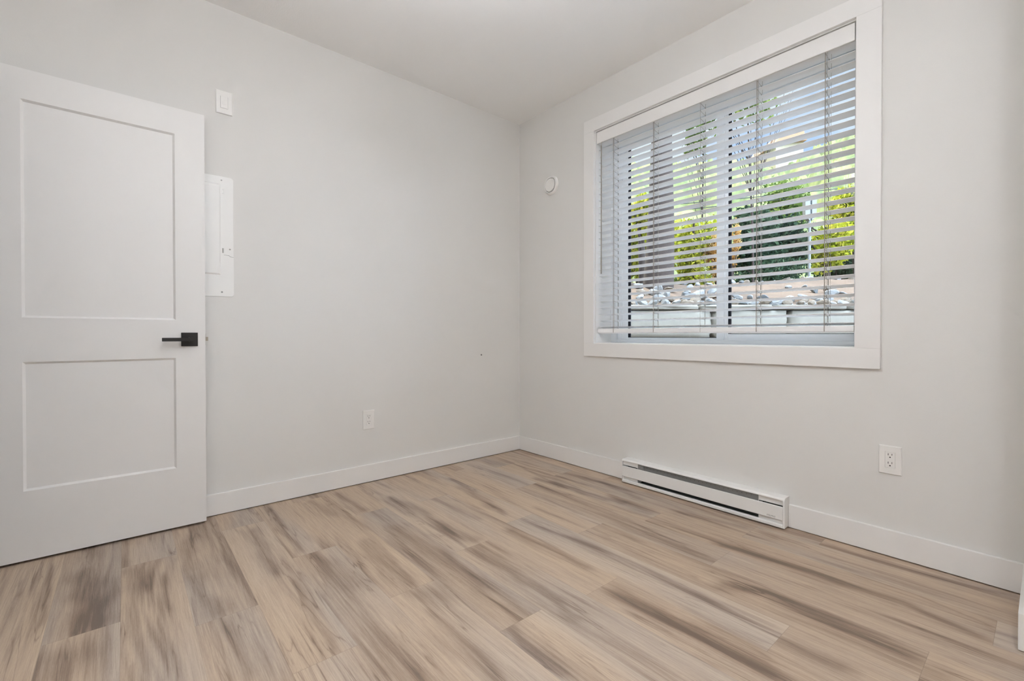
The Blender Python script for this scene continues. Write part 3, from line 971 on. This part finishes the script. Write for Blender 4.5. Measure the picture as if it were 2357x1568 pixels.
M['house_wall'] = mat('cream_house_wall', lin((172, 162, 138)), 0.8, var=0.03)
M['house_roof'] = mat('peach_tiled_roof', lin((168, 124, 92)), 0.8, var=0.08, vscale=2)

UF = Vector((0.6475, 0.7620, 0)).normalized()       # away from the house, across the yard
UR = Vector((0.7620, -0.6475, 0)).normalized()      # along the retaining wall
ORG = Vector((-2.4864, -2.8299, 0))
def yard(u, w_, z=0):
    return ORG + UR*u + UF*w_ + Vector((0, 0, z))

def ground_h(u, w_):
    if w_ < 6.05:
        return 0.35
    pts = [(6.05, 1.30), (6.6, 1.46), (7.4, 1.66), (8.6, 1.84+0.035*max(0, u-2)), (9.6, 1.88), (13, 2.0), (18, 3.4), (26, 8.0), (40, 14.2), (60, 22.0), (90, 33.0), (130, 40.0)]
    for (a, ha), (b, hb) in zip(pts, pts[1:]):
        if w_ <= b:
            t = (w_-a)/(b-a)
            h = ha+(hb-ha)*t
            break
    else:
        h = 40.0
    if w_ > 13:
        h *= 1+0.42*max(0, (u/w_-0.60))*min(1, (w_-13)/20)*3 - 0.10*max(0, 0.42-u/w_)
    return h

def leaf_arrays(pts, size, rng, tint):
    """one bent leaf quad per point; returns verts, faces, tints"""
    n = len(pts)
    d = rng.normal(size=(n, 3)); d /= np.linalg.norm(d, axis=1)[:, None]
    e = rng.normal(size=(n, 3)); e -= (e*d).sum(1)[:, None]*d; e /= np.linalg.norm(e, axis=1)[:, None]
    s = size*(0.6+0.8*rng.rand(n))[:, None]
    v = np.stack([pts-d*s, pts+e*s*0.45, pts+d*s, pts-e*s*0.45], 1).reshape(-1, 3)
    f = np.arange(4*n).reshape(n, 4)
    return v, f, np.repeat(tint, 4)

def mesh_np(name, V, Fc, m, tint=None):
    me = bpy.data.meshes.new(name)
    me.vertices.add(len(V)); me.vertices.foreach_set('co', V.ravel().astype(np.float32))
    me.loops.add(Fc.size); me.loops.foreach_set('vertex_index', Fc.ravel().astype(np.int32))
    me.polygons.add(len(Fc)); me.polygons.foreach_set('loop_start', np.arange(0, Fc.size, Fc.shape[1], dtype=np.int32))
    me.update(calc_edges=True)
    if tint is not None:
        at = me.attributes.new('tint', 'FLOAT', 'POINT')
        at.data.foreach_set('value', np.clip(tint, 0, 1).astype(np.float32))
    me.materials.append(m)
    o = bpy.data.objects.new(name, me)
    LINK(o)
    return o

def grid_mesh(name, us, ws, hf, m, tintf=None):
    V, T = [], []
    for w_ in ws:
        for u in us(w_):
            p = yard(u, w_, hf(u, w_))
            V.append(p[:]); T.append(tintf(u, w_) if tintf else 0)
    nu = len(us(ws[0]))
    nw = len(ws)
    F = [(j*nu+i, j*nu+i+1, (j+1)*nu+i+1, (j+1)*nu+i) for j in range(nw-1) for i in range(nu-1)]
    return mesh_np(name, np.array(V), np.array(F), m, np.array(T))

# terrain near the house and the terrace above the retaining wall
bm = bmesh.new()
add_box(bm, 0.24, 14, -9, 12, 0.2, 0.35)
go_ = obj('ground', bm, M['earth'])
struct(go_, 'bare ground outside the window', 'ground')
def us_near(w_):
    return list(np.linspace(0.2, 13.0, 70))
ws_near = [6.02, 6.05] + list(np.linspace(6.2, 13.5, 46))
def h_near(u, w_):
    b = ground_h(u, max(w_, 6.06))
    return b + 0.05*noise.noise(Vector((u*1.7, w_*1.7, 0))) + 0.03*noise.noise(Vector((u*6, w_*6, 3))) if w_ > 6.1 else (0.3 if w_ < 6.04 else b)
tr = grid_mesh('terrace', us_near, ws_near, h_near, M['earth'])
struct(tr, 'orange-brown earth terrace above the stone wall', 'ground')

# retaining wall of pale stone blocks
rb_rng = random.Random(3)
def block(u0, u1, z0, z1, w0=5.72, w1=6.15):
    bm = bmesh.new()
    bmesh.ops.create_cube(bm, size=1)
    bmesh.ops.subdivide_edges(bm, edges=bm.edges, cuts=5, use_grid_fill=True)
    sd = rb_rng.random()*50
    cu, cz = (u0+u1)/2, (z0+z1)/2
    ori = yard(cu, (w0+w1)/2, cz)
    for v in bm.verts:
        a, b, c = v.co
        rr = 0.93 if (abs(a) > .45)+(abs(b) > .45)+(abs(c) > .45) >= 2 else 1.0
        n1 = noise.noise(Vector((a*4+sd, b*4, c*4)))
        a2 = a*(u1-u0-0.012)*rr if rr < 1 and abs(a) > .45 else a*(u1-u0-0.012)
        b2 = b*(w1-w0)*rr + n1*0.03
        c2 = c*(z1-z0-0.010)*(0.985 if rr < 1 else 1) + n1*0.006
        v.co = UR*a2 + UF*b2 + Vector((0, 0, c2))
    bmesh.ops.recalc_face_normals(bm, faces=bm.faces)
    me = bpy.data.meshes.new('stone_block')
    bm.to_mesh(me); bm.free()
    me.materials.append(M['stone'])
    me.polygons.foreach_set('use_smooth', [True]*len(me.polygons))
    o = bpy.data.objects.new('stone_block', me)
    o.location = ori
    LINK(o)
    return tag(o, 'rough pale limestone block in the low retaining wall outside', 'stone block', 'limestone blocks of the retaining wall')
for zi, (z0, z1, sh) in enumerate(((0.34, 0.64, 0.0), (0.64, 0.905, 0.31), (0.905, 1.255, -0.05))):
    u = 0.55+sh
    while u < 6.0:
        L = rb_rng.uniform(0.72, 1.05)
        # a joint where the photograph shows one
        if u < 2.5 < u+L+0.35:
            L = 2.53-u if 2.53-u > 0.4 else L
        block(u, u+L, z0, z1)
        u += L
for uu in [0.5+0.93*i for i in range(6)]:
    cb_ = block(uu, uu+0.93, 1.255, 1.325, 5.69, 6.17)
    cb_.name = 'capstone'
    tag(cb_, 'thin flat capstone along the top of the stone retaining wall', 'capstone', 'capstones of the retaining wall')

# broken rocks on top of the wall and along the terrace crest
rock_protos = []
def rock_mesh(seed):
    bm = bmesh.new()
    bmesh.ops.create_icosphere(bm, subdivisions=2, radius=1)
    r2 = random.Random(seed)
    pl = [(Vector((r2.gauss(0, 1), r2.gauss(0, 1), r2.gauss(0, 1))).normalized(), r2.uniform(0.55, 0.85)) for _ in range(9)]
    for v in bm.verts:
        for nrm, dd in pl:
            k = v.co.dot(nrm)
            if k > dd:
                v.co -= nrm*(k-dd)
    me = bpy.data.meshes.new('rock')
    bm.to_mesh(me); bm.free()
    me.materials.append(M['rock'])
    return me
rock_protos = [rock_mesh(s) for s in range(7)]
r3 = random.Random(21)
def rock(u, w_, z, s, label, group):
    o = bpy.data.objects.new('rock', r3.choice(rock_protos))
    o.location = yard(u, w_, z)
    o.rotation_euler = (r3.uniform(-.5, .5), r3.uniform(-.5, .5), r3.uniform(0, 6.3))
    o.scale = (s*r3.uniform(.9, 1.5), s*r3.uniform(.8, 1.1), s*r3.uniform(.5, .75))
    LINK(o)
    tag(o, label, 'rock', group)
ROCK_SHADES = ('rock', 'rock', 'rock_tan', 'rock_grey')
M['rock_tan'] = mat('tan_broken_rock', lin((104, 91, 76)), 0.85, bump=0.6, bscale=25, var=0.2, vscale=6)
M['rock_grey'] = mat('grey_broken_rock', lin((84, 84, 82)), 0.85, bump=0.6, bscale=25, var=0.2, vscale=6)
for k_ in (1, 4):
    rock_protos[k_].materials.clear(); rock_protos[k_].materials.append(M['rock_tan'])
rock_protos[6].materials.clear(); rock_protos[6].materials.append(M['rock_grey'])
for row, (wr, step, s0, s1) in enumerate(((5.88, 0.135, 0.050, 0.080), (6.10, 0.150, 0.060, 0.100), (6.32, 0.150, 0.055, 0.095), (6.55, 0.16, 0.055, 0.095), (6.85, 0.19, 0.06, 0.10), (7.2, 0.22, 0.055, 0.10), (7.65, 0.26, 0.05, 0.09))):
    u = 0.95+0.05*row
    while u < 5.2:
        s = r3.uniform(s0, s1)
        w_ = wr+r3.uniform(-.03, .03)
        zt = 1.325 if row < 2 else h_near(u, w_)
        if not (row > 1 and r3.random() < 0.18) and not (row > 3 and 3.1 < u < 4.6):
            rock(u, w_, zt+s*0.45, s, 'pale broken rock lying on top of the stone wall' if row < 2 else 'pale broken rock on the earth slope just behind the stone wall',
                 'rocks on top of the stone wall' if row < 2 else 'rocks on the slope behind the stone wall')
        u += step*(0.9+0.35*r3.random())
for i in range(40):
    u = 1.5+i*0.155+r3.uniform(-.02, .02)
    w_ = 8.55+r3.uniform(-.1, .3)
    s = r3.uniform(0.045, 0.085)
    rock(u, w_, h_near(u, w_)+s*0.35, s, 'pale rock on the crest of the earth terrace', 'rocks along the terrace crest')

# wooded hillside far behind
def h_far(u, w_):
    b = ground_h(u, w_)
    n1 = noise.fractal(Vector((u*.35, w_*.30, 0)), 1, 2, 4)
    n2 = abs(noise.noise(Vector((u*1.3, w_*1.1, 5))))
    return b + (1.0*n1+0.9*n2)*min(1, (w_-12)/14)*(1+w_/60)
def t_far(u, w_):
    return 0.5+0.45*noise.fractal(Vector((u*.9, w_*.8, 9)), 1, 2, 4)
ws_far = [12.0]+list(np.geomspace(13, 128, 150))
def us_far(w_):
    return list(np.linspace(0.05*w_-0.3, 1.05*w_+1.5, 170))
M['hill'] = foliage_mat('hazed_hillside_woodland', [(92, 102, 76), (120, 128, 86), (148, 150, 100), (172, 164, 118)], 0.2)  # distance haze put into the colour as paler greens
hill = grid_mesh('wooded_hillside', us_far, ws_far, h_far, M['hill'], t_far)
tag(hill, 'hazy green and yellow wooded hillside rising in the distance', 'hillside', kind='stuff')

# house on the hill
hs = thing('house', 'distant cream house with a peach roof on the hillside', 'house', (58.0, 17.6, 22.0))
hp = Vector((58.0, 17.6, 0))
def hy(u, w_, z):
    return hp + UR*u + UF*w_ + Vector((0, 0, z))
def yprism(bm, corners_u, zs, w0, w1):
    A = [bm.verts.new(hy(u, w0, z)) for u, z in zip(corners_u, zs)]
    B = [bm.verts.new(hy(u, w1, z)) for u, z in zip(corners_u, zs)]
    n = len(A)
    for i in range(n):
        bm.faces.new((A[i], A[(i+1) % n], B[(i+1) % n], B[i]))
    bm.faces.new(A[::-1]); bm.faces.new(B)
bm = bmesh.new()
yprism(bm, [-1.3, 2.0, 2.0, -1.3], [20.5, 20.5, 23.95, 23.95], 0, 6)
obj('house_wall', bm, M['house_wall'], hs)
bm = bmesh.new()
yprism(bm, [-1.6, 2.1, 1.7, -0.5], [23.7, 24.0, 25.2, 25.1], -0.5, 6.5)
obj('roof', bm, M['house_roof'], hs)

# trees
trng = np.random.RandomState(5)
def tree(name, u, w_, crown_c, crown_r, n_leaf, size, m, label, cat='tree', trunk_r=0.12, trunk_top=None, sparse=0.0, group=None, tint0=0.5, lumps=9, branches=7):
    z0 = ground_h(u, w_)-0.15 if w_ < 12 else h_far(u, w_)-0.3
    base = yard(u, w_, z0)
    t = thing(name, label, cat, base, group)
    cu, cw, cz = crown_c
    top = trunk_top if trunk_top else cz+crown_r[2]*0.5
    bm = bmesh.new()
    lean = Vector((trng.normal()*0.08, trng.normal()*0.08, 0))
    n = 7
    pts = [base + lean*(i/n)*2 + Vector((0.02*math.sin(i*1.7), 0.02*math.cos(i*1.3), (top-z0)*i/n)) for i in range(n+1)]
    add_tube(bm, pts, [trunk_r*(1-0.65*i/n) for i in range(n+1)], 12)
    cen = yard(cu, cw, cz)
    for _ in range(branches):
        f = trng.uniform(0.35, 0.95)
        p0 = pts[int(f*n)]
        ang = trng.uniform(0, 6.28)
        tip = cen + UR*math.cos(ang)*crown_r[0]*0.75 + UF*math.sin(ang)*crown_r[1]*0.7 + Vector((0, 0, trng.uniform(-.5, .7)*crown_r[2]))
        mid = p0.lerp(tip, 0.5)+Vector((0, 0, 0.08))
        add_tube(bm, [p0, mid, tip], [trunk_r*0.35, trunk_r*0.2, trunk_r*0.06], 6)
    obj('trunk', bm, M['bark'], t, smooth=True)
    # crown: lumps of leaves
    L = trng.normal(size=(lumps, 3)); L /= np.linalg.norm(L, axis=1)[:, None]; L *= (0.25+0.5*trng.rand(lumps))[:, None]
    which = trng.randint(0, lumps, n_leaf)
    q = trng.normal(size=(n_leaf, 3)); q /= np.linalg.norm(q, axis=1)[:, None]; q *= (trng.rand(n_leaf)**0.45)[:, None]*(0.45-0.22*sparse)
    q = L[which]+q
    P = np.array(cen)[None, :] + q[:, :1]*np.array(UR)[None, :]*crown_r[0] + q[:, 1:2]*np.array(UF)[None, :]*crown_r[1]
    P[:, 2] += q[:, 2]*crown_r[2]
    lt_ = trng.rand(lumps)*0.5
    tint = tint0-0.45 + lt_[which] + 0.45*trng.rand(n_leaf)
    V, F, T = leaf_arrays(P, size, trng, tint)
    fo_ = mesh_np('foliage', V, F, m, T)
    fo_.parent = t
    fo_.matrix_parent_inverse = Matrix.Translation(-base)
    return t

# the big bare-trunked tree close to the window
tree('tree', 2.54, 7.9, (2.35, 8.1, 7.2), (1.2, 1.2, 1.6), 3000, 0.07, M['leaf_green'],
     'tall tree with a thick brown trunk, leftmost outside the window', trunk_r=0.27, trunk_top=6.6, branches=4)
def px(x, w_):
    return (x-1178.5)/1050.2*w_
def pz(y, w_):
    return 0.9467+(770.6-y)/1050.2*w_
specs = [
 # name, px x, w, crown px y, half width px, half height px, leaves, size, mat, label
 ('shrub', 1472, 9.4, 590, 32, 75, 3600, 0.045, 'leaf_yellow', 'bright yellow-green bush left of the thick trunk', 'bush'),
 ('shrub', 1600, 10.4, 575, 52, 95, 5200, 0.050, 'leaf_yellow', 'dense yellow-green bush right of the thick trunk', 'bush'),
 ('tree', 1480, 8.9, 500, 38, 48, 1500, 0.050, 'leaf_yellow', 'slender tree with bright leaves hanging beside the thick trunk', 'tree'),
 ('shrub', 1650, 9.9, 600, 22, 60, 1800, 0.045, 'leaf_orange', 'orange autumn bush behind the window mullion', 'bush'),
 ('shrub', 1690, 10.6, 570, 15, 60, 420, 0.045, 'leaf_orange', 'faded orange bush just right of the mullion', 'bush'),
 ('tree', 1735, 12.5, 560, 60, 90, 4200, 0.075, 'leaf_dark', 'dark green conifer in the middle of the right pane', 'tree'),
 ('tree', 1805, 13.5, 575, 62, 75, 4200, 0.075, 'leaf_dark', 'dark shaded conifer left of the white post', 'tree'),
 ('tree', 1790, 16.0, 500, 75, 70, 4200, 0.085, 'leaf_green', 'mid green tree behind the dark conifers', 'tree'),
 ('tree', 1905, 11.5, 560, 48, 60, 4200, 0.055, 'leaf_yellow', 'bright green tree just right of the white post', 'tree'),
 ('tree', 1975, 12.0, 490, 62, 75, 4600, 0.060, 'leaf_yellow', 'yellow-green tree at the right end of the window', 'tree'),
 ('shrub', 1930, 13.0, 615, 60, 40, 2400, 0.06, 'leaf_dark', 'low dark bush under the bright trees at right', 'bush'),
 ('shrub', 1775, 11.3, 630, 80, 42, 3200, 0.05, 'leaf_dark', 'low dark undergrowth bush above the earth terrace', 'bush'),
 ('shrub', 1585, 10.9, 655, 60, 22, 1500, 0.045, 'leaf_green', 'low green bush at the foot of the yellow-green bush', 'bush'),
]
for nm, x, w_, cy, hw, hh, nl, sz, mk, lab, cat in specs:
    u = px(x, w_)
    tree(nm, u, w_, (u, w_, pz(cy, w_)), (hw/1050*w_*1.25, hw/1050*w_*1.1, hh/1050*w_*1.15), nl, sz, M[mk], lab, cat, trunk_r=0.06 if nm == 'shrub' else 0.10,
         tint0=0.55, lumps=16)
# tall thin-leaved tree against the sky
tree('tree', px(1735, 10.0), 10.0, (px(1735, 10), 10.0, pz(190, 10)), (1.15, 0.8, 1.15), 1500, 0.055, M['leaf_green'],
     'tall sparse tree whose thin twigs cross the sky in the right pane', trunk_r=0.028, sparse=0.6, lumps=34, branches=16, trunk_top=pz(120, 10))
tree('tree', px(1610, 11.0), 11.0, (px(1610, 11), 11.0, pz(300, 11)), (0.55, 0.6, 0.9), 900, 0.055, M['leaf_green'],
     'thin young tree against the sky in the left pane', trunk_r=0.028, sparse=0.6, lumps=20, branches=8, trunk_top=pz(230, 11))

# white post with a broad panelled head
pu, pw = px(1862, 9.5), 9.5
pb = yard(pu, pw, 0)
zb = ground_h(pu, pw)-0.1
post = thing('sign_post', 'white post with a broad double-panel head beyond the rocks', 'post', (pb.x, pb.y, zb))
bm = bmesh.new()
add_tube(bm, [(pb.x, pb.y, zb), (pb.x, pb.y, pz(455, 9.5))], 0.027, 12)
obj('pole', bm, M['white_post'], post, smooth=True)
for s in (-1, 1):
    bm = bmesh.new()
    zc0, zc1 = pz(510, 9.5), pz(455, 9.5)
    ua, ub = (0.022, 0.115) if s > 0 else (-0.115, -0.022)
    zs_ = [zc0+0.10, zc0, zc0, zc0+0.10, zc1-0.05, zc1, zc1, zc1-0.05]
    us_ = [ub, ua+0.02 if s > 0 else ua+0.05, ua, ua, ua, ua, ub-0.02, ub] if s > 0 else [ua, ub-0.05, ub, ub, ub, ub, ua+0.02, ua]
    A = [bm.verts.new(yard(pu+a, pw-0.05, z)) for a, z in ((ua, zc0+(0.10 if s < 0 else 0)), (ub, zc0+(0 if s < 0 else 0.10)), (ub, zc1), (ua, zc1))]
    B = [bm.verts.new(yard(pu+a, pw+0.05, z)) for a, z in ((ua, zc0+(0.10 if s < 0 else 0)), (ub, zc0+(0 if s < 0 else 0.10)), (ub, zc1), (ua, zc1))]
    for i in range(4):
        bm.faces.new((A[i], A[(i+1) % 4], B[(i+1) % 4], B[i]))
    bm.faces.new(A[::-1]); bm.faces.new(B)
    obj('head_panel', bm, M['white_post'], post)

for za, zb_, lab in ((5.35, 5.95, 'upper thin black overhead cable crossing the right pane'), (5.09, 5.89, 'lower thin black overhead cable crossing the right pane')):
    a_, b_ = Vector((8.0, 8.0, za-0.45)), Vector((20.0, -2.2, zb_+0.5))
    pts = []
    for i in range(17):
        t = i/16
        p = a_.lerp(b_, t); p.z -= 0.25*4*t*(1-t)*0.5
        pts.append(p)
    bm = bmesh.new()
    add_tube(bm, pts, 0.014, 6)
    tag(obj('overhead_cable', bm, M['cable']), lab, 'cable')
